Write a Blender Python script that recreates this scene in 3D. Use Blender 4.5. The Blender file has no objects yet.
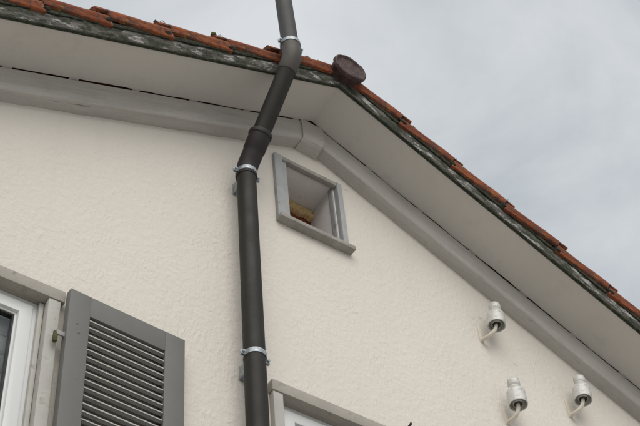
import bpy, bmesh, math, random
from mathutils import Matrix, Vector
import mathutils.noise as mn

random.seed(7)
scene = bpy.context.scene
col = scene.collection

# ------------------------------------------------------------------ camera
FPX, YAW, ELEV, ROLL = 1387.8, 0.675008, 0.890905, -0.109187   # focal length in photo pixels (640 wide), radians
CAM = Vector((0.0, -3.12, 1.60))
fwd = Vector((math.sin(YAW)*math.cos(ELEV), math.cos(YAW)*math.cos(ELEV), math.sin(ELEV)))
r0 = Vector((math.cos(YAW), -math.sin(YAW), 0)); u0 = r0.cross(fwd)
right = math.cos(ROLL)*r0 + math.sin(ROLL)*u0
up = -math.sin(ROLL)*r0 + math.cos(ROLL)*u0
cam = bpy.data.cameras.new('camera'); cam_o = bpy.data.objects.new('camera', cam); col.objects.link(cam_o)
cam.sensor_fit = 'HORIZONTAL'; cam.sensor_width = 36.0; cam.lens = FPX/640*36.0
cam.clip_start = 0.05; cam.clip_end = 3000
M = Matrix((right, up, -fwd)).transposed().to_4x4(); M.translation = CAM
cam_o.matrix_world = M
scene.camera = cam_o

def W(u, v, Y):
    """photo pixel -> point on the upright plane y = Y that the thing touches"""
    d = right*((u-320)/FPX) - up*((v-213)/FPX) + fwd
    return CAM + d*((Y-CAM.y)/d.y)

# ------------------------------------------------------------------ sky, sun, exposure
SUN_EL, SUN_AZ = math.radians(42), math.radians(203)     # azimuth clockwise from +Y
world = bpy.data.worlds.new('World'); scene.world = world; world.use_nodes = True
nt = world.node_tree; nt.nodes.clear()
def wn(t, **k):
    n = nt.nodes.new(t)
    for a, b in k.items(): setattr(n, a, b)
    return n
out = wn('ShaderNodeOutputWorld'); mix = wn('ShaderNodeMixShader')
sky = wn('ShaderNodeTexSky', sky_type='NISHITA', sun_disc=False, sun_elevation=SUN_EL, sun_rotation=SUN_AZ)
bg1 = wn('ShaderNodeBackground'); bg1.inputs[1].default_value = 0.07
nt.links.new(sky.outputs[0], bg1.inputs[0])
tc = wn('ShaderNodeTexCoord'); mp = wn('ShaderNodeMapping'); mp.inputs['Scale'].default_value = (1, 1, 1.6)
nz = wn('ShaderNodeTexNoise'); nz.inputs['Scale'].default_value = 4.6; nz.inputs['Detail'].default_value = 7; nz.inputs['Roughness'].default_value = 0.56; nz.inputs['Distortion'].default_value = 0.5
rp = wn('ShaderNodeValToRGB')
rp.color_ramp.elements[0].position = 0.40; rp.color_ramp.elements[0].color = (0.51, 0.55, 0.58, 1)
rp.color_ramp.elements[1].position = 0.74; rp.color_ramp.elements[1].color = (0.76, 0.785, 0.805, 1)
bg2 = wn('ShaderNodeBackground'); bg2.inputs[1].default_value = 0.64
nt.links.new(tc.outputs['Generated'], mp.inputs[0]); nt.links.new(mp.outputs[0], nz.inputs['Vector'])
nt.links.new(nz.outputs[0], rp.inputs[0]); nt.links.new(rp.outputs[0], bg2.inputs[0])
mix.inputs[0].default_value = 0.90
nt.links.new(bg1.outputs[0], mix.inputs[1]); nt.links.new(bg2.outputs[0], mix.inputs[2]); nt.links.new(mix.outputs[0], out.inputs[0])

sun = bpy.data.lights.new('sun', 'SUN'); sun_o = bpy.data.objects.new('sun', sun); col.objects.link(sun_o)
sun.energy = 1.5; sun.angle = math.radians(60); sun.color = (1.0, 0.955, 0.90)
sd = Vector((math.sin(SUN_AZ)*math.cos(SUN_EL), math.cos(SUN_AZ)*math.cos(SUN_EL), math.sin(SUN_EL)))
sun_o.rotation_euler = sd.to_track_quat('Z', 'Y').to_euler(); sun_o.location = (-3, -6, 12)

vs = scene.view_settings
vs.view_transform = 'Standard'; vs.look = 'None'; vs.gamma = 1; vs.exposure = 0.64; vs.use_curve_mapping = False
scene.render.engine = 'CYCLES'

# ------------------------------------------------------------------ materials
class NT:
    def __init__(self, name):
        self.m = bpy.data.materials.new(name); self.m.use_nodes = True
        self.t = self.m.node_tree; self.b = self.t.nodes['Principled BSDF']
        self.tc = self.t.nodes.new('ShaderNodeTexCoord')
    def n(self, t, **k):
        n = self.t.nodes.new(t)
        for a, b in k.items(): setattr(n, a, b)
        return n
    def l(self, a, b): self.t.links.new(a, b)
    def coord(self, scale=(1, 1, 1), kind='Object', rot=(0, 0, 0)):
        m = self.n('ShaderNodeMapping'); m.inputs['Scale'].default_value = scale; m.inputs['Rotation'].default_value = rot
        self.l(self.tc.outputs[kind], m.inputs[0]); return m.outputs[0]
    def noise(self, scale, detail=4, rough=0.55, vec=None, dist=0.0):
        n = self.n('ShaderNodeTexNoise'); n.inputs['Scale'].default_value = scale; n.inputs['Detail'].default_value = detail
        n.inputs['Roughness'].default_value = rough; n.inputs['Distortion'].default_value = dist
        self.l(vec if vec else self.tc.outputs['Object'], n.inputs['Vector']); return n.outputs[0]
    def ramp(self, src, stops, interp='LINEAR'):
        r = self.n('ShaderNodeValToRGB'); r.color_ramp.interpolation = interp
        e = r.color_ramp.elements
        while len(e) < len(stops): e.new(0.5)
        for el, (p, c) in zip(e, stops):
            el.position = p; el.color = c if len(c) == 4 else (*c, 1)
        self.l(src, r.inputs[0]); return r.outputs[0]
    def mix(self, fac, a, b, mode='MIX'):
        m = self.n('ShaderNodeMix', data_type='RGBA', blend_type=mode)
        for s, i in ((fac, 0), (a, 6), (b, 7)):
            if isinstance(s, (int, float)): m.inputs[i].default_value = s
            elif isinstance(s, tuple): m.inputs[i].default_value = (*s, 1) if len(s) == 3 else s
            else: self.l(s, m.inputs[i])
        return m.outputs[2]
    def math(self, op, a, b):
        m = self.n('ShaderNodeMath', operation=op)
        for i, s in enumerate((a, b)):
            if isinstance(s, (int, float)): m.inputs[i].default_value = s
            else: self.l(s, m.inputs[i])
        return m.outputs[0]
    def bump(self, h, dist, strength=1.0):
        b = self.n('ShaderNodeBump'); b.inputs['Distance'].default_value = dist; b.inputs['Strength'].default_value = strength
        self.l(h, b.inputs['Height']); self.l(b.outputs[0], self.b.inputs['Normal'])
    def fin(self, colr, rough=0.8, spec=0.3, metal=0.0):
        if isinstance(colr, tuple): self.b.inputs['Base Color'].default_value = (*colr, 1)
        else: self.l(colr, self.b.inputs['Base Color'])
        if isinstance(rough, (int, float)): self.b.inputs['Roughness'].default_value = rough
        else: self.l(rough, self.b.inputs['Roughness'])
        self.b.inputs['Specular IOR Level'].default_value = spec; self.b.inputs['Metallic'].default_value = metal
        return self.m
G3 = lambda v: (v, v, v)

def mat_plain(name, c, rough=0.6, spec=0.3, var=0.10, scale=9, metal=0.0, bump=0.0, bscale=120, grime=None, grime_at=0.62):
    t = NT(name); n = t.noise(scale, 5, 0.6)
    lo = tuple(x*(1-var) for x in c); hi = tuple(min(1, x*(1+var)) for x in c)
    k = t.ramp(n, [(0.3, lo), (0.7, hi)])
    if grime:
        g = t.ramp(t.noise(scale*2.3, 6, 0.68), [(grime_at, G3(0)), (grime_at+0.10, G3(1))])
        k = t.mix(g, k, grime)
    if bump: t.bump(t.noise(bscale, 4, 0.6), bump)
    return t.fin(k, rough, spec, metal)

def mat_stucco():
    t = NT('cream stucco')
    warp = t.n('ShaderNodeTexNoise'); warp.inputs['Scale'].default_value = 7; warp.inputs['Detail'].default_value = 2
    t.l(t.tc.outputs['Object'], warp.inputs['Vector'])
    vm = t.n('ShaderNodeVectorMath', operation='MULTIPLY_ADD'); vm.inputs[1].default_value = (0.10, 0.10, 0.10)
    t.l(warp.outputs['Color'], vm.inputs[0]); t.l(t.tc.outputs['Object'], vm.inputs[2])
    def layer(rot, sc, detail, lo, hi):
        m_ = t.n('ShaderNodeMapping'); m_.inputs['Rotation'].default_value = (0, math.radians(rot), 0); m_.inputs['Scale'].default_value = sc
        t.l(vm.outputs[0], m_.inputs[0]); return t.ramp(t.noise(1.0, detail, 0.5, m_.outputs[0], 0.3), [(lo, G3(0)), (hi, G3(1))], 'EASE')
    a = layer(-14, (66, 40, 24), 2, 0.40, 0.66); a2 = layer(26, (58, 40, 27), 2, 0.42, 0.68)
    lump = t.ramp(t.noise(34, 4, 0.55), [(0.35, G3(0)), (0.68, G3(1))], 'EASE')
    b = t.noise(120, 3, 0.6)
    sel = t.ramp(t.noise(3.1, 3, 0.5), [(0.42, G3(0)), (0.58, G3(1))])
    amt = t.ramp(t.noise(5.3, 3, 0.55), [(0.32, G3(0.30)), (0.66, G3(1.0))])
    h = t.math('ADD', t.math('MULTIPLY', t.mix(sel, a, a2), amt), t.math('ADD', t.math('MULTIPLY', lump, 0.75), t.math('MULTIPLY', b, 0.40)))
    t.bump(h, 0.0026, 0.56)
    big = t.noise(0.9, 5, 0.6)
    c = t.ramp(big, [(0.3, (0.610, 0.572, 0.516)), (0.7, (0.655, 0.616, 0.558))])
    # faint rain streaks, and a darker tone in the pits
    vs_ = t.noise(1.0, 4, 0.6, t.coord((5.5, 5.5, 0.5)))
    c = t.mix(t.ramp(vs_, [(0.55, G3(0)), (0.85, G3(0.22))]), c, (0.45, 0.42, 0.36))
    c = t.mix(t.ramp(b, [(0.25, G3(0.22)), (0.42, G3(0))]), c, (0.42, 0.37, 0.31))
    sp = t.ramp(t.noise(38, 2, 0.5), [(0.775, G3(0)), (0.80, G3(0.7))])
    c = t.mix(sp, c, (0.30, 0.26, 0.22))
    jag = t.n('ShaderNodeVectorMath', operation='MULTIPLY_ADD'); jag.inputs[1].default_value = (0.016, 0.016, 0.016)
    jn = t.n('ShaderNodeTexNoise'); jn.inputs['Scale'].default_value = 90; t.l(t.tc.outputs['Object'], jn.inputs['Vector'])
    t.l(jn.outputs['Color'], jag.inputs[0]); t.l(t.tc.outputs['Object'], jag.inputs[2])
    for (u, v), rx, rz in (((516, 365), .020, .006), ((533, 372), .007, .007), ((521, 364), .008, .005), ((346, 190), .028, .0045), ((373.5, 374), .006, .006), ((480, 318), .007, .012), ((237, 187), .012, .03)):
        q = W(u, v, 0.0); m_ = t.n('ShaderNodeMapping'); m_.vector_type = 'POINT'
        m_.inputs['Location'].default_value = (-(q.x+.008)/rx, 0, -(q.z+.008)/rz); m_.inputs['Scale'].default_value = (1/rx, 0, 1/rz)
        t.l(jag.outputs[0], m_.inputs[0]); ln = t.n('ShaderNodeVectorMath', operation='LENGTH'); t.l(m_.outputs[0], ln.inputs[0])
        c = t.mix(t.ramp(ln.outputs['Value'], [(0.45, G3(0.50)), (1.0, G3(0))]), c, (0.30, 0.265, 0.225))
    return t.fin(c, 0.92, 0.15)

def mat_greypaint(name='grey painted timber', base=(0.43, 0.41, 0.385), crack=True):
    t = NT(name)
    g = t.noise(1.0, 5, 0.62, t.coord((3, 40, 40)))
    c = t.ramp(g, [(0.3, tuple(x*0.90 for x in base)), (0.7, tuple(x*1.08 for x in base))])
    d = t.noise(2.6, 5, 0.65)
    c = t.mix(t.ramp(d, [(0.45, G3(0)), (0.72, G3(0.45))]), c, tuple(x*0.70 for x in base))
    c = t.mix(t.ramp(t.noise(34, 5, 0.75), [(0.60, G3(0)), (0.70, G3(0.5))]), c, tuple(x*0.62 for x in base))
    if crack:
        k = t.noise(1.0, 3, 0.6, t.coord((1.6, 30, 30)))
        line = t.ramp(k, [(0.695, G3(0)), (0.715, G3(0.8)), (0.735, G3(0))])
        c = t.mix(line, c, (0.10, 0.09, 0.08))
    t.bump(t.math('ADD', g, t.math('MULTIPLY', t.noise(45, 4, 0.65), 0.9)), 0.005)
    return t.fin(c, 0.75, 0.25)

def mat_soffit():
    t = NT('painted soffit board')
    n = t.noise(1.4, 5, 0.6); c = t.ramp(n, [(0.3, (0.495, 0.470, 0.438)), (0.7, (0.54, 0.514, 0.480))])
    v = t.noise(6, 6, 0.7); c = t.mix(t.ramp(v, [(0.55, G3(0)), (0.8, G3(0.28))]), c, (0.27, 0.25, 0.22))
    e = t.noise(1.0, 4, 0.6, t.coord((2.2, 26, 1))); c = t.mix(t.ramp(e, [(0.62, G3(0)), (0.8, G3(0.18))]), c, (0.24, 0.22, 0.19))
    t.bump(t.noise(70, 4, 0.6), 0.0012)
    return t.fin(c, 0.72, 0.25)

def mat_barge():
    t = NT('weathered barge board')
    g = t.noise(1.0, 5, 0.65, t.coord((5, 60, 60)))
    wood = t.ramp(g, [(0.3, (0.060, 0.056, 0.050)), (0.7, (0.19, 0.18, 0.165))])
    p = t.noise(1.0, 5, 0.62, t.coord((10, 26, 26)), 0.15)
    c = t.mix(t.ramp(p, [(0.53, G3(0)), (0.57, G3(1))]), wood, t.ramp(t.noise(70, 4, .65), [(0.3, (0.24, 0.23, 0.22)), (0.6, (0.41, 0.395, 0.38))]))
    c = t.mix(t.ramp(t.noise(1.0, 4, 0.6, t.coord((10, 22, 22))), [(0.66, G3(0)), (0.70, G3(0.8))]), c, (0.28, 0.20, 0.165))
    m = t.noise(1.0, 6, 0.70, t.coord((11, 22, 22), rot=(0, 0.35, 0)), 0.2)
    c = t.mix(t.ramp(m, [(0.46, G3(0)), (0.54, G3(0.95))]), c, t.ramp(t.noise(55, 3, 0.6), [(0.3, (0.026, 0.031, 0.022)), (0.7, (0.072, 0.080, 0.056))]))
    t.bump(t.math('ADD', p, t.math('MULTIPLY', t.noise(90, 3, .6), 0.6)), 0.006)
    return t.fin(c, 0.9, 0.15)

def mat_moss():
    t = NT('dark moss and dirt')
    c = t.ramp(t.noise(40, 5, 0.7), [(0.3, (0.016, 0.018, 0.014)), (0.55, (0.045, 0.050, 0.036)), (0.8, (0.11, 0.105, 0.085))])
    t.bump(t.noise(80, 4, 0.6), 0.006); return t.fin(c, 0.95, 0.1)

def mat_tile():
    t = NT('weathered clay tile')
    oi = t.n('ShaderNodeObjectInfo')
    n = t.noise(1.0, 5, 0.65, t.coord((13, 55, 55)))
    c = t.ramp(n, [(0.30, (0.105, 0.034, 0.020)), (0.48, (0.235, 0.062, 0.027)), (0.72, (0.36, 0.125, 0.050))])
    c = t.mix(0.34, c, t.ramp(oi.outputs['Random'], [(0.0, (0.095, 0.034, 0.022)), (0.5, (0.25, 0.07, 0.03)), (1.0, (0.42, 0.145, 0.055))]))
    k = t.noise(26, 6, 0.75); c = t.mix(t.ramp(k, [(0.45, G3(0)), (0.60, G3(0.9))]), c, (0.085, 0.052, 0.043))
    y = t.noise(23, 5, 0.7); c = t.mix(t.ramp(y, [(0.62, G3(0)), (0.70, G3(0.75))]), c, (0.36, 0.215, 0.045))
    w = t.noise(24, 4, 0.7, t.coord((1, 1, 1), rot=(.4, .2, .9))); c = t.mix(t.ramp(w, [(0.67, G3(0)), (0.71, G3(0.7))]), c, (0.36, 0.33, 0.28))
    # upward faces darkened: shade along the tile roll painted into the colour
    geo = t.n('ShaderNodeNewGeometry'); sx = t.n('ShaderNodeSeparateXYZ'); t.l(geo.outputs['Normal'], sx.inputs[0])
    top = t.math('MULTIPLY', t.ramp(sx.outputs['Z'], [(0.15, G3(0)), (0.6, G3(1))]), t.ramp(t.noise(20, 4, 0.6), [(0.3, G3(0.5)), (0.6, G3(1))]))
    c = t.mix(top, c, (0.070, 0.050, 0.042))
    t.bump(t.noise(75, 5, 0.65), 0.004)
    return t.fin(c, 0.85, 0.2)

def mat_glass():
    t = NT('window glass'); b = t.b
    b.inputs['Base Color'].default_value = (0.85, 0.9, 0.9, 1); b.inputs['Roughness'].default_value = 0.02
    b.inputs['Transmission Weight'].default_value = 1.0; b.inputs['IOR'].default_value = 1.45
    sm = t.noise(5, 4, 0.6); t.l(t.ramp(sm, [(0.4, G3(0.01)), (0.8, G3(0.10))]), b.inputs['Roughness'])
    return t.m

def mat_wool():
    t = NT('yellow insulation')
    c = t.ramp(t.noise(1.0, 5, 0.7, t.coord((26, 30, 90))), [(0.3, (0.55, 0.30, 0.10)), (0.45, (0.92, 0.66, 0.32)), (0.8, (0.96, 0.84, 0.58))])
    t.bump(t.noise(1.0, 6, 0.8, t.coord((60, 60, 190))), 0.012); return t.fin(c, 1.0, 0.05)

def mat_zinc():
    t = NT('galvanised steel')
    c = t.ramp(t.noise(60, 4, 0.6), [(0.3, (0.20, 0.225, 0.245)), (0.7, (0.44, 0.475, 0.50))])
    return t.fin(c, 0.50, 0.5, 0.6)

def mat_pipe(name, c, streak):
    t = NT(name)
    k = t.ramp(t.noise(1.0, 5, 0.6, t.coord((14, 14, 1.2))), [(0.3, tuple(x*0.88 for x in c)), (0.7, tuple(x*1.12 for x in c))])
    k = t.mix(t.ramp(t.noise(9, 6, 0.7), [(0.58, G3(0)), (0.78, G3(0.5))]), k, streak)
    k = t.mix(t.ramp(t.noise(120, 2, 0.5), [(0.72, G3(0)), (0.76, G3(0.35))]), k, (0.16, 0.15, 0.13))
    t.bump(t.noise(55, 3, 0.5), 0.0005)
    return t.fin(k, t.ramp(t.noise(7, 4, 0.6), [(0.3, G3(0.50)), (0.7, G3(0.66))]), 0.24)

def mat_porcelain():
    t = NT('dirty white porcelain')
    c = t.ramp(t.noise(14, 5, 0.6), [(0.3, (0.50, 0.50, 0.47)), (0.7, (0.60, 0.60, 0.565))])
    c = t.mix(t.ramp(t.noise(34, 6, 0.75), [(0.51, G3(0)), (0.64, G3(0.75))]), c, (0.22, 0.20, 0.175))
    grime_streaks = t.noise(1.0, 4, 0.7, t.coord((30, 30, 7))); c = t.mix(t.ramp(grime_streaks, [(0.56, G3(0)), (0.72, G3(0.55))]), c, (0.26, 0.23, 0.19))  # dirt streaks, drawn out along the axis
    return t.fin(c, 0.25, 0.5)

def mat_ground():
    t = NT('pale gravel paving')
    c = t.ramp(t.noise(0.8, 6, 0.65), [(0.3, (0.44, 0.42, 0.39)), (0.7, (0.54, 0.52, 0.485))])
    c = t.mix(t.ramp(t.noise(160, 3, 0.6), [(0.4, G3(0)), (0.7, G3(0.4))]), c, (0.34, 0.325, 0.30))
    t.bump(t.noise(120, 4, 0.6), 0.006); return t.fin(c, 0.95, 0.2)

MT = dict(
    stucco=mat_stucco(), timber=mat_greypaint(), soffit=mat_soffit(), barge=mat_barge(), moss=mat_moss(), tile=mat_tile(),
    ridge=mat_plain('dark brown ridge clay', (0.056, 0.032, 0.029), 0.6, 0.3, 0.45, 30, bump=0.006, bscale=60, grime=(0.15, 0.12, 0.095), grime_at=0.60),
    deck=mat_plain('roof boards', (0.30, 0.12, 0.07), 0.9, 0.1, 0.3, 12),
    purlin=mat_greypaint('painted purlin end', (0.46, 0.435, 0.405), False),
    shutter=mat_plain('grey shutter paint', (0.134, 0.132, 0.122), 0.55, 0.35, 0.06, 5, bump=0.0006, bscale=150, grime=(0.098, 0.096, 0.086), grime_at=0.64),
    pvc=mat_plain('white window frame', (0.62, 0.63, 0.625), 0.35, 0.4, 0.03, 4),
    surround=mat_plain('worn beige window surround', (0.335, 0.312, 0.278), 0.8, 0.2, 0.10, 6, bump=0.0015, bscale=60, grime=(0.23, 0.21, 0.185), grime_at=0.58),
    jamb=mat_plain('worn pale jamb', (0.42, 0.41, 0.38), 0.8, 0.2, 0.08, 7, bump=0.0015, bscale=60, grime=(0.30, 0.285, 0.255), grime_at=0.60),
    gasket=mat_plain('black rubber gasket', (0.02, 0.021, 0.022), 0.5, 0.3, 0.1),
    glass=mat_glass(),
    slat=mat_plain('grey blind slat', (0.34, 0.335, 0.32), 0.6, 0.3, 0.08, 8),
    ventframe=mat_plain('blue grey vent paint', (0.34, 0.35, 0.352), 0.7, 0.3, 0.10, 10, bump=0.002, bscale=70, grime=(0.22, 0.22, 0.215), grime_at=0.60),
    ventlining=mat_plain('grey vent lining', (0.70, 0.695, 0.68), 0.8, 0.2, 0.05, 9, bump=0.0015, bscale=70, grime=(0.50, 0.48, 0.45), grime_at=0.64),
    sill=mat_plain('grey mortar sill', (0.30, 0.285, 0.258), 0.9, 0.15, 0.15, 14, bump=0.004, bscale=55, grime=(0.18, 0.165, 0.15), grime_at=0.60),
    wool=mat_wool(), brown=mat_plain('red brown boarding', (0.20, 0.06, 0.03), 0.9, 0.1, 0.3, 20),
    zinc=mat_zinc(),
    pipe=mat_pipe('dark grey plastic pipe', (0.018, 0.0165, 0.0135), (0.029, 0.026, 0.021)),
    elbow=mat_pipe('brownish black plastic elbow', (0.024, 0.020, 0.020), (0.040, 0.032, 0.030)),
    elbow2=mat_pipe('faded grey plastic elbow', (0.074, 0.068, 0.060), (0.10, 0.09, 0.078)),
    pipe2=mat_pipe('grey plastic pipe', (0.052, 0.051, 0.050), (0.074, 0.071, 0.067)),
    porcelain=mat_porcelain(),
    hook=mat_plain('cream painted iron', (0.62, 0.57, 0.49), 0.6, 0.3, 0.08, 20, grime=(0.36, 0.30, 0.23), grime_at=0.66),
    iron=mat_plain('dark iron', (0.045, 0.040, 0.037), 0.7, 0.3, 0.3, 20),
    strap=mat_plain('grey painted strap', (0.26, 0.26, 0.25), 0.6, 0.3, 0.1, 20),
    lichen=mat_plain('green moss on iron', (0.085, 0.090, 0.040), 0.9, 0.1, 0.3, 60),
    worn=mat_plain('pale lit gap strip', (0.76, 0.73, 0.69), 0.7, 0.2, 0.12, 40, grime=(0.20, 0.195, 0.18), grime_at=0.60),  # slat strip colour, paints the bright wall showing through the louvres
    ground=mat_ground(), dark=mat_plain('dark interior', (0.05, 0.046, 0.042), 0.9, 0.1, 0.2, 4),
)

# ------------------------------------------------------------------ mesh helpers
WM = {}
def link(name, me, mat, parent=None, m=Matrix.Identity(4), smooth=False):
    o = bpy.data.objects.new(name, me); col.objects.link(o)
    if mat and me and not me.materials: me.materials.append(MT[mat])
    if parent:
        o.parent = parent; o.matrix_parent_inverse = WM[parent.name].inverted()
    o.matrix_basis = m; WM[o.name] = m.copy()
    return o
def empty(name, loc, label=None, cat=None, group=None):
    o = bpy.data.objects.new(name, None); col.objects.link(o); o.empty_display_size = 0.1
    m = Matrix.Translation(loc); o.matrix_basis = m; WM[o.name] = m
    return tag(o, label, cat, group)
def tag(o, label=None, cat=None, group=None):
    if label: o['label'] = label
    if cat: o['category'] = cat
    if group: o['group'] = group
    return o
def finish(bm, name, smooth=None):
    bmesh.ops.recalc_face_normals(bm, faces=bm.faces)
    me = bpy.data.meshes.new(name); bm.to_mesh(me); bm.free()
    if smooth:
        me.shade_smooth()
        if smooth is not True: me.set_sharp_from_angle(angle=math.radians(smooth))
    return me
def bm_box(bm, lo, hi, bev=0.0, m=None):
    r = bmesh.ops.create_cube(bm, size=1.0); vs_ = r['verts']
    for v in vs_:
        v.co = Vector((lo[i] + (v.co[i]+0.5)*(hi[i]-lo[i]) for i in range(3)))
        if m: v.co = m @ v.co
    if bev:
        es = list({e for v in vs_ for e in v.link_edges})
        bmesh.ops.bevel(bm, geom=es, offset=bev, segments=2, affect='EDGES', profile=0.6)
def box(name, lo, hi, mat, parent=None, bev=0.003, m=Matrix.Identity(4)):
    bm = bmesh.new(); bm_box(bm, lo, hi, bev)
    return link(name, finish(bm, name, 40), mat, parent, m)
def bm_tube(bm, pts, rad, seg=24, caps=True):
    pts = [Vector(p) for p in pts]; n = len(pts)
    if not isinstance(rad, (list, tuple)): rad = [rad]*n
    rings = []; nrm = None
    for i, p in enumerate(pts):
        tg = (pts[min(i+1, n-1)] - pts[max(i-1, 0)]).normalized()
        if nrm is None: nrm = tg.orthogonal().normalized()
        else: nrm = (nrm - tg*nrm.dot(tg)).normalized()
        bn = tg.cross(nrm)
        rings.append([bm.verts.new(p + rad[i]*(math.cos(2*math.pi*k/seg)*nrm + math.sin(2*math.pi*k/seg)*bn)) for k in range(seg)])
    for a, b in zip(rings, rings[1:]):
        for k in range(seg): bm.faces.new((a[k], a[(k+1) % seg], b[(k+1) % seg], b[k]))
    if caps: bm.faces.new(rings[0][::-1]); bm.faces.new(rings[-1])
def tube(name, pts, rad, mat, parent=None, seg=24, caps=True, m=Matrix.Identity(4)):
    bm = bmesh.new(); bm_tube(bm, pts, rad, seg, caps)
    return link(name, finish(bm, name, 40), mat, parent, m)
def lathe_me(name, prof, seg=32):
    bm = bmesh.new(); rings = []
    for r, z in prof:
        rings.append([bm.verts.new((r*math.cos(2*math.pi*k/seg), r*math.sin(2*math.pi*k/seg), z)) for k in range(seg)] if r > 1e-6 else [bm.verts.new((0, 0, z))])
    for a, b in zip(rings, rings[1:]):
        for k in range(seg):
            k2 = (k+1) % seg
            if len(a) == 1 and len(b) == 1: continue
            if len(a) == 1: bm.faces.new((a[0], b[k], b[k2]))
            elif len(b) == 1: bm.faces.new((a[k], a[k2], b[0]))
            else: bm.faces.new((a[k], a[k2], b[k2], b[k]))
    return finish(bm, name, 35)
def extrude_profile(bm, prof, us, fn):
    """closed profile [(q, w)] swept over the stations us; fn(u, q, w) -> point"""
    rings = [[bm.verts.new(fn(u, q, w)) for q, w in prof] for u in us]; n = len(prof)
    for a, b in zip(rings, rings[1:]):
        for k in range(n): bm.faces.new((a[k], a[(k+1) % n], b[(k+1) % n], b[k]))
    bm.faces.new(rings[0][::-1]); bm.faces.new(rings[-1])
def nz1(x, s=0): return mn.noise(Vector((x, s*7.31, 3.7)))

# ------------------------------------------------------------------ main dimensions (metres)
AX, AZ, TAN = 2.4533, 7.1529, 0.48793          # soffit apex and roof pitch
CS = 1/math.hypot(1, TAN); SN = TAN*CS
RAFT_Y = -0.070                                # front face of the wall rafters
EDGE_Y = -0.302                                # outer edge of the soffit
X0, X1 = AX-3.75, AX+3.75                      # gable wall ends
DEEP = 7.0
def slope_m(s):
    """local frame of one roof slope: x runs down the slope, z stands off it, origin on the soffit apex; the house front is -y*s"""
    return Matrix(((s*CS, 0, s*SN, AX), (0, s, 0, 0), (-SN, 0, CS, AZ), (0, 0, 0, 1)))
SIDES = (-1, 1)
ULEN = 3.95/CS

# ------------------------------------------------------------------ ground
bm = bmesh.new()
vsg = [bm.verts.new((x, y, 0)) for x, y in ((-1200, -1200), (1200, -1200), (1200, 1200), (-1200, 1200))]; bm.faces.new(vsg)
g = link('ground', finish(bm, 'ground'), 'ground'); g['kind'] = 'structure'

# ------------------------------------------------------------------ house
house = empty('house', (AX, DEEP/2, 0), 'cream stucco gabled house with red clay tiles and grey boxed eaves', 'house')
def gz(x, off=0.0): return AZ - abs(x-AX)*TAN + off
WIN1 = (0.30, 1.236, 4.02, 5.262); WIN2 = (2.200, 3.130, 4.02, 5.262); VENT = (2.318, 2.604, 6.392, 6.818)
def gable(name, y, holes, thick, mat):
    bm = bmesh.new(); es = []
    def loop(pts):
        v = [bm.verts.new((x, y, z)) for x, z in pts]
        es.extend(bm.edges.new((v[i], v[(i+1) % len(v)])) for i in range(len(v)))
    top = 0.068/CS
    loop([(X0, -0.3), (X1, -0.3), (X1, gz(X1, top)), (AX, AZ+top), (X0, gz(X0, top))])
    for a, b, c, d in holes: loop([(a, c), (b, c), (b, d), (a, d)])
    bmesh.ops.triangle_fill(bm, edges=es, use_beauty=True)
    r = bmesh.ops.extrude_face_region(bm, geom=list(bm.faces))
    for e in r['geom']:
        if isinstance(e, bmesh.types.BMVert): e.co.y += thick
    return link(name, finish(bm, name), mat, house)
gable('front_wall', 0.0, (WIN1, WIN2, VENT), 0.30, 'stucco')
gable('rear_wall', DEEP-0.3, (), 0.30, 'stucco')
for x in (X0, X1-0.3):
    box('side_wall', (x+.002, 0.301, -0.3), (x+0.298, DEEP-0.301, gz(X0)-0.02), 'stucco', house, 0)

# roof boarding, tiles, ridge and barge boards
def slope_slab(bm, s, y0, y1, w0, w1, u0=0.0, u1=ULEN):
    m = slope_m(s)
    # mitred at the ridge: the cut at x=AX means u = -w*tan for the slope frame
    prof = [(-w0*TAN if u0 == 0 else u0, w0), (u1, w0), (u1, w1), (-w1*TAN if u0 == 0 else u0, w1)]
    r = [[bm.verts.new(m @ Vector((u, s*y, w))) for u, w in prof] for y in (y0, y1)]
    for k in range(4): bm.faces.new((r[0][k], r[0][(k+1) % 4], r[1][(k+1) % 4], r[1][k]))
    bm.faces.new(r[0][::-1]); bm.faces.new(r[1])
bm = bmesh.new()
for s in SIDES: slope_slab(bm, s, EDGE_Y+0.004, DEEP+0.3, 0.070, 0.086)
roof = link('roof', finish(bm, 'roof'), 'deck', house)

GAUGE, TLEN = 0.327, 0.377
def tile_me(s, verge, seed=0):
    bm = bmesh.new()
    def fn(u, q, w): return Vector((u, -s*q, w + 0.034*u/GAUGE))
    body = [(-.215, 0), (-.165, .002), (-.135, .022), (-.095, .033), (-.050, .029), (-.016, .017), (-.002, .003), (.001, -.012),
            (-.014, -.016), (-.022, .000), (-.050, .012), (-.095, .016), (-.130, .006), (-.160, -.014), (-.215, -.016)]
    if not verge: body = body[:6] + [(-.002, .012), (-.002, -.004)] + body[9:]
    us = [0, .04, .08, .12, .16, .2, .24, .28, .32, TLEN-.006, TLEN]
    extrude_profile(bm, body, us, lambda u, q, w: fn(u, q, w - (.003 if u == TLEN else 0)))
    if verge:
        fl = [(.003, -.004), (.005, -.010), (.005, -.022), (.002, -.026), (.003, -.056), (-.001, -.062), (-.016, -.063), (-.016, -.004)]
        extrude_profile(bm, fl, [.002, .005, .03, .07, .11, .14, .18, .22, .26, .29, .318, .323], lambda u, q, w: fn(u, q, w + .0012*math.sin(u*31) + (.016*u/.323 - .001 if w < -.05 else 0)))
    for v in bm.verts: v.co += Vector((nz1(v.co.z*60+seed*3, v.co.y*11)*1.2, nz1(v.co.x*9+seed*5, v.co.z*20), nz1(v.co.x*17+5+seed*9, v.co.y*9)*1.3))*0.0019
    return finish(bm, 'roof_tile', 50)
VERGE_Y = -0.333
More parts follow.
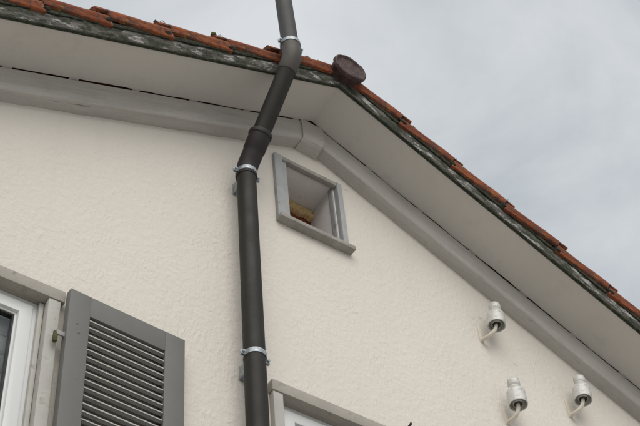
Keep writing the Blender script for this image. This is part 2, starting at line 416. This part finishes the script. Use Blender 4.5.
for s in SIDES:
    mevs = [tile_me(s, True, q_) for q_ in range(4)]; men = tile_me(s, False)
    for c in range(4):
        for k in range(12):
            u = 0.380 + GAUGE*(k) - TLEN + random.uniform(-.004, .004)
            if k == 0: u = 0.380 - TLEN
            loc = slope_m(s) @ Matrix.Translation((u, s*(VERGE_Y + .215*c + random.uniform(-.003, .003)), 0.128 + random.uniform(-.003, .003))) \
                @ Matrix.Rotation(random.uniform(-.008, .008), 4, 'Y') @ Matrix.Rotation(random.uniform(-.010, .010), 4, 'Z')
            link('roof_tile', random.choice(mevs) if c == 0 else men, 'tile', roof, loc)
# storm clips at the tile overlaps
for s in SIDES:
    for k, hgt in ((0, .016), (1, .018), (2, .03), (3, .02), (4, .022), (5, .02)):
        u = 0.335 + GAUGE*k; y = VERGE_Y
        pts = [(u, .000, .150), (u, .010, .172+hgt*.8), (u+.005, .018, .176+hgt*.8), (u+.009, .026, .160)]
        m = slope_m(s)
        tube('storm_clip', [m @ Vector((a, s*(y+b), c)) for a, b, c in pts], 0.0013, 'iron', roof, 6)
# moss and mortar crumbs at the joints
for s in SIDES:
    for k in range(7):
        bm = bmesh.new(); bmesh.ops.create_icosphere(bm, subdivisions=2, radius=1)
        sd_ = random.random()*50
        for v in bm.verts:
            v.co *= 1 + .5*mn.noise(v.co*1.7 + Vector((sd_, 0, 0)))
            v.co = Vector((v.co.x*random.uniform(.012, .026), v.co.y*.008, v.co.z*.009))
        u = 0.337 + GAUGE*k + random.uniform(-.02, .02)
        link('moss_tuft', finish(bm, 'moss_tuft', True), 'moss', roof, slope_m(s) @ Matrix.Translation((u, s*(VERGE_Y-.004), .086+random.uniform(-.006, .01))))
for s, u in ((-1, .36), (-1, .385), (-1, .20), (-1, .215), (-1, .05), (-1, .69), (1, .40), (1, .73), (-1, 1.02), (1, 1.06), (-1, .30), (-1, .12)):
    bm = bmesh.new(); bmesh.ops.create_icosphere(bm, subdivisions=2, radius=1); sd_ = random.random()*50; k_ = random.uniform(.6, 1.2)
    for v in bm.verts:
        v.co *= 1 + .7*mn.noise(v.co*1.9 + Vector((sd_, 0, 0))); v.co = Vector((v.co.x*.014, v.co.y*.012, v.co.z*.011))*k_
    link('moss_tuft', finish(bm, 'moss_tuft', True), random.choice(('moss', 'lichen', 'ridge')), roof, slope_m(s) @ Matrix.Translation((u, s*(VERGE_Y+.022), .160+.034*((u-.05) % GAUGE)/GAUGE)))
# barge boards
for s in SIDES:
    def board(name, y0, y1, w0, w1, mat, rag, bev):
        bm = bmesh.new(); m = slope_m(s); N = 150
        prof = [(y0, w0+bev), (y0, w1), (y1, w1), (y1, w0+bev), (y1-bev, w0), (y0+bev, w0)]
        rings = []
        for i in range(N+1):
            u = i/N*ULEN; r = []
            for y, w in prof:
                uu = u - w*TAN if i == 0 else u
                jit = rag*(nz1(uu*14, 1+w*5) + .6*nz1(uu*47, 2+w*9))
                r.append(bm.verts.new(Vector((uu, s*(y + jit*.6), w + jit))))
            rings.append(r)
        for a, b in zip(rings, rings[1:]):
            for k in range(6): bm.faces.new((a[k], a[(k+1) % 6], b[(k+1) % 6], b[k]))
        bm.faces.new(rings[0][::-1]); bm.faces.new(rings[-1])
        return link(name, finish(bm, name, 50), mat, roof, m)
    board('barge_board', EDGE_Y-0.014, EDGE_Y-0.003, 0.003, 0.100, 'barge', 0.0012, 0.003)
    board('drip_edge', EDGE_Y-0.0165, EDGE_Y-0.0035, -0.0095, -0.0015, 'moss', 0.0010, 0.002)
    board('moss_strip', EDGE_Y-0.021, EDGE_Y-0.0135, 0.074, 0.098, 'moss', 0.009, 0.002)

# ridge tiles
RC = W(351.0, 66.6, -.388); RIDGE_Z = RC.z
def ridge_me(end):
    prof = [(0, .012), (.045, .011), (.072, .008), (.078, .002), (.084, -.002), (.090, .001), (.092, .008), (.0915, .020), (.083, .026), (.081, .05), (.082, .085), (.085, .090), (.085, .36), (.0, .36)]
    me = lathe_me('ridge_tile', prof if end else [(0, 0)]+[(.090, 0), (.092, .03), (.082, .04), (.082, .36), (0, .36)], 36)
    for v in me.vertices:
        if v.co.z > .022 and v.co.y < -.030: v.co.y = -.030 + (v.co.y+.030)*.55
        v.co += Vector((nz1(v.co.x*30, v.co.z*9), nz1(v.co.y*30, v.co.z*8), nz1(v.co.x*25, v.co.y*25)*1.6))*.0030
    return me
for k in range(6):
    me = ridge_me(k == 0)
    # lathe axis z -> house depth (+y), lathe +y -> up
    m = Matrix(((-1, 0, 0, AX+(RC.x-AX)*(1 if k == 0 else .5)), (0, 0, 1, -0.388 + .345*k), (0, 1, 0, RIDGE_Z), (0, 0, 0, 1))) @ Matrix.Rotation(random.uniform(-.03, .03), 4, 'X')
    o = link('ridge_tile', me, 'ridge' if k == 0 else 'tile', roof, m)
    if k == 0: o['label'] = 'dark brown closed end ridge tile'

# soffit boards, rafters, spacer blocks, purlin end
for s in SIDES:
    bm = bmesh.new(); m = slope_m(s)
    NS = 120
    pr4 = lambda u: ((EDGE_Y+.004, 0), (RAFT_Y-(.0028 if s < 0 else .0012)+.0050*nz1(u*3.7, 31)+.003*nz1(u*19, 32), 0), (RAFT_Y-.005, .012), (EDGE_Y+.004, .012))
    r = [[bm.verts.new((i/NS*ULEN - (w*TAN if i == 0 else 0), s*y, w + (.0012*nz1(i*.11, 33) if 0 < i and w < .005 and y > EDGE_Y+.01 else 0))) for y, w in pr4(i/NS*ULEN)] for i in range(NS+1)]
    for a, b in zip(r, r[1:]):
        for k in range(4): bm.faces.new((a[k], a[(k+1) % 4], b[(k+1) % 4], b[k]))
    bm.faces.new(r[0][::-1]); bm.faces.new(r[-1])
    link('soffit', finish(bm, 'soffit'), 'soffit', house, m)
    # wall rafter with a plastered, uneven lower edge
    bm = bmesh.new(); N = 170; rings = []
    prof = [(0.0, -.004), (RAFT_Y+.002, -.004), (RAFT_Y, -.006), (RAFT_Y, -.114), (RAFT_Y, -.120), (RAFT_Y+.002, -.129), (RAFT_Y+.008, -.1345), (RAFT_Y+.022, -.1375), (0.0, -.139)]
    for i in range(N+1):
        ring = []
        for j, (y, w) in enumerate(prof):
            u = i/N*ULEN - (w*TAN if i == 0 else 0)
            jit = .0028*nz1(u*10, 4) + .0020*nz1(u*38, 5+w) if j >= 5 else 0.0008*nz1(u*20, 3)
            jit += (.0016*nz1(u*8, 41)+.001*nz1(u*30, 42)) if j in (1, 2) else 0
            ring.append(bm.verts.new((u, s*y + s*(.0 if j in (0, 8) else jit*.5), w + (jit*1.6 + .003*nz1(u*21, 51) + .002*nz1(u*60, 52) if j == 8 else jit))))
        rings.append(ring)
    for a, b in zip(rings, rings[1:]):
        for k in range(len(prof)): bm.faces.new((a[k], a[(k+1) % len(prof)], b[(k+1) % len(prof)], b[k]))
    bm.faces.new(rings[0][::-1]); bm.faces.new(rings[-1])
    link('rafter', finish(bm, 'rafter', 22), 'timber', house, m)
    us = [.108, .425, .745, 1.067, 1.39, 1.71, 2.04, 2.36] if s < 0 else [.056, .362, .681, 1.011, 1.333, 1.653, 1.965, 2.29]
    for u in us:
        bm = bmesh.new(); h = random.uniform(.018, .024)
        bm_box(bm, (u-h, min(s*(RAFT_Y-.007), s*(RAFT_Y+.05)), -.0038), (u+h, max(s*(RAFT_Y-.007), s*(RAFT_Y+.05)), -.0004), 0)
        link('spacer_block', finish(bm, 'spacer_block'), 'timber', house, m)
# purlin end under the apex
bm = bmesh.new()
PX0, PX1 = 2.384, 2.502
rows = [(7.128, RAFT_Y-.006), (7.04, RAFT_Y-.010), (6.985, RAFT_Y-.009), (6.972, RAFT_Y-.004), (6.962, RAFT_Y+.010), (6.955, 0.0)]
ring = []
for j, (z, y) in enumerate(rows):
    ring.append([bm.verts.new((x + random.uniform(-.004, .004) + (PX0+PX1)*0, y + random.uniform(-.002, .002), z + random.uniform(-.004, .004))) for x in (PX0, PX0+.04, PX1-.04, PX1)]
                )
for a, b in zip(ring, ring[1:]):
    for k in range(3): bm.faces.new((a[k], a[k+1], b[k+1], b[k]))
for e, idx in ((0, 0), (3, 3)):
    back = bm.verts.new((ring[0][idx].co.x, 0.0, 7.128))
    bm.faces.new([r_[idx] for r_ in ring] + [back])
link('purlin_end', finish(bm, 'purlin_end', 30), 'purlin', house)

# ------------------------------------------------------------------ vent opening (part of the house)
vx0, vx1, vz0, vz1 = VENT
def ragged_box(name, lo, hi, mat, parent, amp, n=(10, 2, 3), bev=0.004):
    bm = bmesh.new(); bm_box(bm, lo, hi, bev)
    long = max(range(3), key=lambda i: hi[i]-lo[i])
    for k in range(1, 14):
        co = [0, 0, 0]; co[long] = lo[long] + (hi[long]-lo[long])*k/14; no = [0, 0, 0]; no[long] = 1
        bmesh.ops.bisect_plane(bm, geom=list(bm.verts)+list(bm.edges)+list(bm.faces), plane_co=co, plane_no=no)
    for v in bm.verts:
        v.co += Vector((nz1(v.co.x*25+v.co.z*31, 1+v.co.y*30), nz1(v.co.x*22+v.co.z*35, 2+v.co.y*30)*.6, nz1(v.co.x*33+v.co.z*27, 3+v.co.y*30)))*amp
    return link(name, finish(bm, name, 45), mat, parent)
vent = ragged_box('vent_window', (2.250, -.020, 6.345), (2.293, .010, 6.826), 'ventframe', house, .0015)
vent['label'] = 'small square unglazed gable vent with blue grey frame'
ragged_box('frame_bar', (2.2935, -.006, 6.352), (vx0+.006, .009, 6.815), 'ventframe', vent, .001)
ragged_box('frame_bar', (2.603, -.020, 6.345), (2.631, .010, 6.826), 'ventframe', vent, .0015)
ragged_box('frame_bar', (2.2935, -.017, 6.799), (2.6025, .0095, 6.825), 'sill', vent, .0015)
ragged_box('sill', (2.248, -.044, 6.326), (2.648, .012, 6.351), 'sill', vent, .003)
box('reveal', (vx0, .011, vz1-.006), (vx1, .207, vz1-.001), 'ventlining', vent, .001)
box('reveal', (vx1-.006, .011, vz0+.001), (vx1-.001, .207, vz1-.007), 'ventlining', vent, .001)
box('reveal', (vx0+.001, .011, vz0+.001), (vx0+.006, .20, vz1-.007), 'ventlining', vent, .001)
box('inner_stop', (vx1-.012, .0115, vz0+.001), (vx1-.0065, .042, vz1-.007), 'ventframe', vent, .001)
box('reveal', (vx0+.007, .011, vz0+.001), (vx1-.007, .172, vz0+.006), 'sill', vent, .001)
bx = empty('roof_insulation', (2.46, .26, 6.39), 'crumpled yellow insulation showing inside the small gable vent', 'insulation')
bm = bmesh.new()
NU, NV = 36, 20; WL = W(289, 210.0, .2); WR = W(313, 223.0, .2)
grid = []
for i in range(NU+1):
    rowv = []
    for j in range(NV+1):
        x = vx0+.008 + (vx1-vx0-.016)*i/NU
        zb = WL.z + (x-WL.x)*(WR.z-WL.z)/(WR.x-WL.x) + .012*nz1(x*40, 6) + .012*nz1(x*110, 7)
        z = zb + (vz1-.009-zb)*j/NV
        y = .176 + .004*nz1(x*14+j*.25, 8) + .004*nz1(x*30, 9+j*.75) + .005*nz1(x*120, 11+j*.9) + (.008*(1-j/2)**2 if j < 2 else 0)
        rowv.append(bm.verts.new((x, y, z)))
    grid.append(rowv)
for i in range(NU):
    for j in range(NV): bm.faces.new((grid[i][j], grid[i+1][j], grid[i+1][j+1], grid[i][j+1]))
ex = bmesh.ops.extrude_face_region(bm, geom=list(bm.faces))
for e in ex['geom']:
    if isinstance(e, bmesh.types.BMVert): e.co.y = .206
link('wool_batt', finish(bm, 'wool_batt', 18), 'wool', bx)
box('backing_board', (vx0+.001, .208, vz0+.007), (vx1-.001, .225, vz1-.008), 'brown', bx, .001)

# ------------------------------------------------------------------ windows (parts of the house)
def window(x0, x1, z0, z1, side, label):
    """x0..x1, z0..z1 is the wall opening; side=+1: the right jamb is the broad worn one"""
    w = ragged_box('window', (x0-.045, -.032, z1-.022), (x1+.058, .010, z1+.032), 'surround', house, .0012)   # lintel board carries the rest
    w['label'] = label
    for a, b in ((x0-.040, x0+.004), (x1-.002, x1+.044)):
        ragged_box('jamb', (a, -.028, z0), (b, .006, z1-.024), 'jamb', w, .0012)
    box('lintel_lining', (x0+.005, .011, z1-.018), (x1-.003, .10, z1-.004), 'surround', w, .001)
    box('jamb_lining', (x1-.020, .007, z0+.01), (x1-.003, .028, z1-.025), 'jamb', w, .003)
    box('jamb_lining', (x0+.005, .007, z0+.01), (x0+.018, .028, z1-.025), 'jamb', w, .003)
    box('sill', (x0-.07, -.06, z0-.05), (x1+.07, .10, z0-.002), 'surround', w, .004)
    def ring(name, a, b, c, d, wd, y0, y1, mat, bev):
        """mitred rectangular frame: one bevelled section swept round the four corners"""
        bm = bmesh.new(); g = bev
        prof = [(0, y1), (0, y0+g), (g*.3, y0+g*.3), (g, y0), (wd-g, y0), (wd-g*.3, y0+g*.3), (wd, y0+g), (wd, y1)]
        loops = []
        for q, y in prof: loops.append([bm.verts.new(v_) for v_ in ((a+q, y, c+q), (b-q, y, c+q), (b-q, y, d-q), (a+q, y, d-q))])
        for l0, l1 in zip(loops, loops[1:]+loops[:1]):
            for k in range(4): bm.faces.new((l0[k], l0[(k+1) % 4], l1[(k+1) % 4], l1[k]))
        return link(name, finish(bm, name, 40), mat, w)
    a, b, c, d = x0+.006, x1-.010, z0+.006, z1-.019
    ring('outer_frame', a, b, c, d, .034, .026, .085, 'pvc', .004)
    ring('sash', a+.026, b-.026, c+.026, d-.026, .052, .016, .075, 'pvc', .007)
    ring('glazing_bead', a+.0775, b-.0775, c+.0775, d-.0775, .008, .030, .060, 'pvc', .002)
    ring('gasket', a+.085, b-.085, c+.085, d-.085, .007, .034, .056, 'gasket', .001)
    box('pane', (a+.091, .044, c+.091), (b-.091, .048, d-.091), 'glass', w, 0)
    return a+.08, b-.08, c+.08, d-.08
w1 = window(*WIN1, 1, 'white framed window with closed slatted blind beside the grey shutter')
w2 = window(*WIN2, -1, 'white framed window with worn lintel to the right of the downpipe')
for (a, b, c, d), lab in ((w1, 'grey slatted blind behind the glass of the window beside the shutter'), (w2, 'grey slatted blind behind the glass of the window right of the downpipe')):
    rb = empty('window_blind', ((a+b)/2, .11, c), lab, 'blind', 'blinds behind the window panes')
    n = 0; z = d+.03
    bm = bmesh.new()
    prof = [(.094, .0), (.089, .012), (.088, .055), (.092, .082), (.100, .082), (.100, 0)]
    r = [[bm.verts.new((x, y, zz)) for y, zz in prof] for x in (a-.05, b+.05)]
    for k in range(6): bm.faces.new((r[0][k], r[0][(k+1) % 6], r[1][(k+1) % 6], r[1][k]))
    bm.faces.new(r[0][::-1]); bm.faces.new(r[1]); me = finish(bm, 'slat')
    while z > c-.05:
        z -= .088; link('slat', me, 'slat', rb, Matrix.Translation((0, 0, z)))
# dark rooms behind
for x0, x1, z0, z1 in (WIN1, WIN2):
    bm = bmesh.new(); bm_box(bm, (x0-.3, .32, z0-.3), (x1+.3, .34, z1+.2))
    link('room_backing', finish(bm, 'room_backing'), 'dark', house)
box('attic_floor', (X0+.31, .31, 5.33), (X1-.31, DEEP-.31, 5.35), 'dark', house, 0)

# ------------------------------------------------------------------ shutter
SHW, SHH, SHT = 0.472, 1.26, 0.032
p = Vector((1.293, -.072, 5.278))
ang = math.atan2(.020, .470)
sh = empty('window_shutter', (p.x, p.y, p.z-SHH), 'grey painted louvred shutter folded open against the stucco wall', 'shutter')
SM = Matrix.Translation(p) @ Matrix.Rotation(ang, 4, 'Z')
ST, TR = .083, .098
box('stile', (0, 0, -SHH), (ST, SHT, 0), 'shutter', sh, .0012, SM)
box('stile', (SHW-ST, 0, -SHH), (SHW, SHT, 0), 'shutter', sh, .0012, SM)
box('rail', (ST+.0002, .0005, -TR), (SHW-ST-.0002, SHT-.0005, -.0006), 'shutter', sh, .0008, SM)
box('rail', (ST+.0005, .0005, -SHH+.0006), (SHW-ST-.0005, SHT-.0005, -SHH+.11), 'shutter', sh, .002, SM)
box('rail', (ST+.0005, .0005, -.70), (SHW-ST-.0005, SHT-.0005, -.62), 'shutter', sh, .002, SM)
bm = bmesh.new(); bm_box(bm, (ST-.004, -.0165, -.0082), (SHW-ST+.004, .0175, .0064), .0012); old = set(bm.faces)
bm_box(bm, (ST+.001, -.0182, .0042), (SHW-ST-.004, -.0120, .0080))       # pale lip along each slat: lit wall between slats put into its colour
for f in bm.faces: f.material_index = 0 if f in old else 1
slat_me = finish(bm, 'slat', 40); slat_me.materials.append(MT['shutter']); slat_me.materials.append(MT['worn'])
PITCH = .0352; z = -TR - .014; i = 0
while z > -SHH+.12:
    if not (-.72 < z < -.61):
        tilt = math.radians(45 + random.uniform(-1.2, 1.2))
        if i == 11: tilt = math.radians(50)
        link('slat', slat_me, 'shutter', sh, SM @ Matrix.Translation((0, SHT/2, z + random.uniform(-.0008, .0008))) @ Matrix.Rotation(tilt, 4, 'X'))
    z -= PITCH; i += 1
# strap hinge and pintle, and the screws on the stile
for zc in (5.052, 4.25):
    hb = bmesh.new()
    bm_box(hb, (1.262, -.060, zc-.008), (1.306, -.054, zc+.012), .001)
    bm_box(hb, (1.262, -.054, zc-.008), (1.268, -.029, zc+.012), .001)
    h = link('hinge', finish(hb, 'hinge', 40), 'strap', sh)
    tube('pintle', [(1.262, -.052, zc-.040), (1.262, -.052, zc-.034), (1.262, -.052, zc+.006)], [.007, .009, .008], 'lichen', h, 12)
lm = lathe_me('screw', [(0, .002), (.004, .0016), (.006, 0)], 12)
for zz in (-.16, -.20, -.95):
    link('screw', lm, 'shutter', sh, SM @ Matrix.Translation((.035+.01*(zz < -.18), -.0002, zz)) @ Matrix.Rotation(math.pi/2, 4, 'X'))

# ------------------------------------------------------------------ vent pipe up the wall and round the eaves
PR = 0.0425
A0 = Vector((2.042, -.090, 0.0)); A1 = Vector((2.0405, -.090, 6.458)); B1 = Vector((2.118, -.395, 7.020)); B2 = Vector((2.062, -.395, 8.55))
pipe = empty('vent_pipe', (2.042, -.09, 0), 'dark grey plastic pipe climbing the wall and bending out round the eaves', 'pipe')
d1 = (B1-A1).normalized(); dv = (A0-A1).normalized(); d2 = (B2-B1).normalized()
def bend(v, din, dout, rr, n=10):
    """fillet at v between incoming and outgoing unit directions"""
    th = math.acos(max(-1, min(1, din.dot(dout)))); tl = rr*math.tan(th/2)
    a = v - din*tl; b = v + dout*tl; pts = []
    for k in range(n+1):
        t_ = k/n; pts.append((1-t_)**2*a + 2*t_*(1-t_)*v + t_*t_*b)
    return pts
tube('lower_pipe', [A0, A1 + dv*.02], PR, 'pipe', pipe, 40)
lo = bend(A1, -dv, d1, .16)
rad = []
pts = [A1 + dv*.062, A1 + dv*.056] + lo
e_end = A1 + d1*.205
pts += [A1 + d1*.075, A1 + d1*.10, A1 + d1*.106, A1 + d1*.180, A1 + d1*.184, A1 + d1*.200, e_end]
rad = [PR+.0030, PR+.0045] + [PR+.0045]*len(lo) + [PR+.0045, PR+.0045, PR+.0075, PR+.0075, PR+.0115, PR+.0115, PR+.008]
el = tube('lower_elbow', pts, rad, 'elbow', pipe, 40)
tube('slanted_pipe', [A1 + d1*.16, B1 - d1*.055], PR-.0005, 'pipe', pipe, 40)
hi_ = bend(B1, d1, d2, .14)
pts = [B1 - d1*.085, B1 - d1*.080] + hi_ + [B1 + d2*.06, B1 + d2*.105, B1 + d2*.110]
tube('upper_elbow', pts, [PR+.0010, PR+.0030] + [PR+.003]*len(hi_) + [PR+.003, PR+.0035, PR+.001], 'elbow2', pipe, 40)
tube('upper_pipe', [B1 + d2*.06, B2], PR-.002, 'pipe2', pipe, 40)
def clamp(c, ax, rr, wall):
    """two-part galvanised clip round the pipe; wall=True: held off the wall by a stud on a plate"""
    ax = ax.normalized(); q = Vector((0, 0, 1)).rotation_difference(ax).to_matrix().to_4x4()
    M_ = Matrix.Translation(c) @ q
    bm = bmesh.new(); seg = 40; h = .0115
    ring = [[bm.verts.new(((rr+a)*math.cos(2*math.pi*k/seg), (rr+a)*math.sin(2*math.pi*k/seg), z)) for k in range(seg)] for a, z in ((.0004, -h), (.0028, -h), (.0032, 0), (.0028, h), (.0004, h))]
    for a, b in zip(ring, ring[1:] + ring[:1]):
        for k in range(seg): bm.faces.new((a[k], a[(k+1) % seg], b[(k+1) % seg], b[k]))
    o = link('clamp', finish(bm, 'clamp', 50), 'zinc', pipe, M_)
    for sx in (-1, 1):
        bm = bmesh.new()
        bm_box(bm, (min(sx*(rr+.001), sx*(rr+.020)), -.0055, -h), (max(sx*(rr+.001), sx*(rr+.020)), -.0025, h), .0008)
        bm_box(bm, (min(sx*(rr+.001), sx*(rr+.020)), .0025, -h), (max(sx*(rr+.001), sx*(rr+.020)), .0055, h), .0008)
        link('ear', finish(bm, 'ear', 40), 'zinc', o, M_)
        tube('bolt', [(sx*(rr+.012), -.014, 0), (sx*(rr+.012), -.0085, 0), (sx*(rr+.012), -.0080, 0), (sx*(rr+.012), .012, 0)], [.0062, .0062, .0032, .0032], 'zinc', o, 8, True, M_)
    if wall:
        bm = bmesh.new(); bm_tube(bm, [(c.x, c.y+rr+.002, c.z), (c.x, -.004, c.z)], .006, 12)
        link('stud', finish(bm, 'stud', 40), 'zinc', o)
        bm = bmesh.new(); y1 = -.001
        bm_box(bm, (c.x-.016, -.005, c.z-.050), (c.x+.016, y1, c.z+.022), .001)
        bm_box(bm, (c.x-.016, -.040, c.z-.050), (c.x-.012, -.0055, c.z+.012), .001)
        bm_box(bm, (c.x-.0115, -.040, c.z-.050), (c.x+.016, -.036, c.z-.014), .001)
        link('wall_bracket', finish(bm, 'wall_bracket', 40), 'zinc', o)
    return o
c1 = W(246.0, 174.5, -.090); clamp(Vector((2.0405, -.09, c1.z)), Vector((0, 0, 1)), PR+.003, True)
c2 = W(255.0, 357.5, -.090); clamp(Vector((2.042, -.09, c2.z)), Vector((0, 0, 1)), PR, True)
for zz in (3.6, 1.9): clamp(Vector((2.042, -.09, zz)), Vector((0, 0, 1)), PR, True)
clamp(B1 + d2*.100, d2, PR+.0035, False)

# ------------------------------------------------------------------ porcelain insulators on cream hooks
body_prof = [(.0, .030), (.0075, .030), (.012, .024), (.018, .020), (.0205, .006), (.0225, .004), (.0240, .008), (.0255, .030), (.033, .034),
             (.0365, .020), (.0375, .003), (.0400, .000), (.0425, .003), (.0430, .012), (.0432, .060), (.0415, .076), (.0355, .090), (.0270, .099),
             (.0240, .104), (.0235, .110), (.0262, .114), (.0285, .122), (.0290, .136), (.0270, .148), (.0200, .157), (.0100, .1615), (.0, .162)]
bme = lathe_me('porcelain_body', body_prof, 36)
def insulator(plate, base, top, label):
    """plate: foot of the hook on the wall; base: underside of the porcelain; leaning towards top"""
    root = empty('insulator', (base.x, base.y, base.z), label, 'insulator', 'porcelain insulators on the gable wall')
    ax = (top-base).normalized(); q = Vector((0, 0, 1)).rotation_difference(ax).to_matrix().to_4x4()
    M_ = Matrix.Translation(base) @ q
    link('porcelain_body', bme, 'porcelain', root, M_)
    inner = lathe_me('inner_sleeve', [(.012, .022), (.0125, .004), (.0165, .002), (.0175, .020)], 20)
    link('inner_sleeve', inner, 'iron', root, M_)
    y = base.y; pz = plate.z
    pts = [Vector((plate.x, .01, pz+.004)), Vector((plate.x, -.012, pz-.002))]
    c0 = Vector((plate.x, -.012, pz-.002)); c3 = base + ax*.030
    for k in range(1, 15):
        t_ = k/14; b1 = c0 + Vector((0, -.050, -.012)); b2 = base - ax*.042
        pts.append((1-t_)**3*c0 + 3*(1-t_)**2*t_*b1 + 3*(1-t_)*t_*t_*b2 + t_**3*c3)
    tube('hook', pts, [.0092]*(len(pts)-4) + [.0090, .0085, .008, .008], 'hook', root, 14)
    bm = bmesh.new(); bm_box(bm, (plate.x-.011, -.007, pz-.012), (plate.x+.011, .002, pz+.098), .003)
    link('wall_plate', finish(bm, 'wall_plate', 40), 'hook', root)
def ins(pp, bp, tp, k, label):
    plate = W(*pp, 0.0); base = W(*bp, -k); top = W(*tp, -k)
    dx = (top.x-base.x); top = base + Vector((max(-.02, min(.02, dx)), 0, .162)); insulator(plate, base, top, label)
ins((481.5, 341), (496.8, 326.0), (494, 303), .080, 'white porcelain insulator on its own, nearest the vent and highest of the three')
ins((507, 423), (518.6, 405.5), (513.5, 383), .080, 'white porcelain insulator, lower left of the close pair at the bottom')
ins((570, 416), (583.4, 400.5), (579.3, 379), .080, 'white porcelain insulator right beside the sloping rafter, rightmost of the three')

# old fixing holes and a small iron peg in the plaster
pg = W(407.5, 428.0, -.01)
peg = empty('iron_peg', (pg.x, 0, pg.z), 'small dark iron peg in the wall above the lower window lintel', 'peg')
tube('shank', [(pg.x, .03, pg.z), (pg.x, -.028, pg.z), (pg.x, -.034, pg.z+.003), (pg.x, -.035, pg.z+.008)], [.005, .005, .005, .004], 'iron', peg, 10)
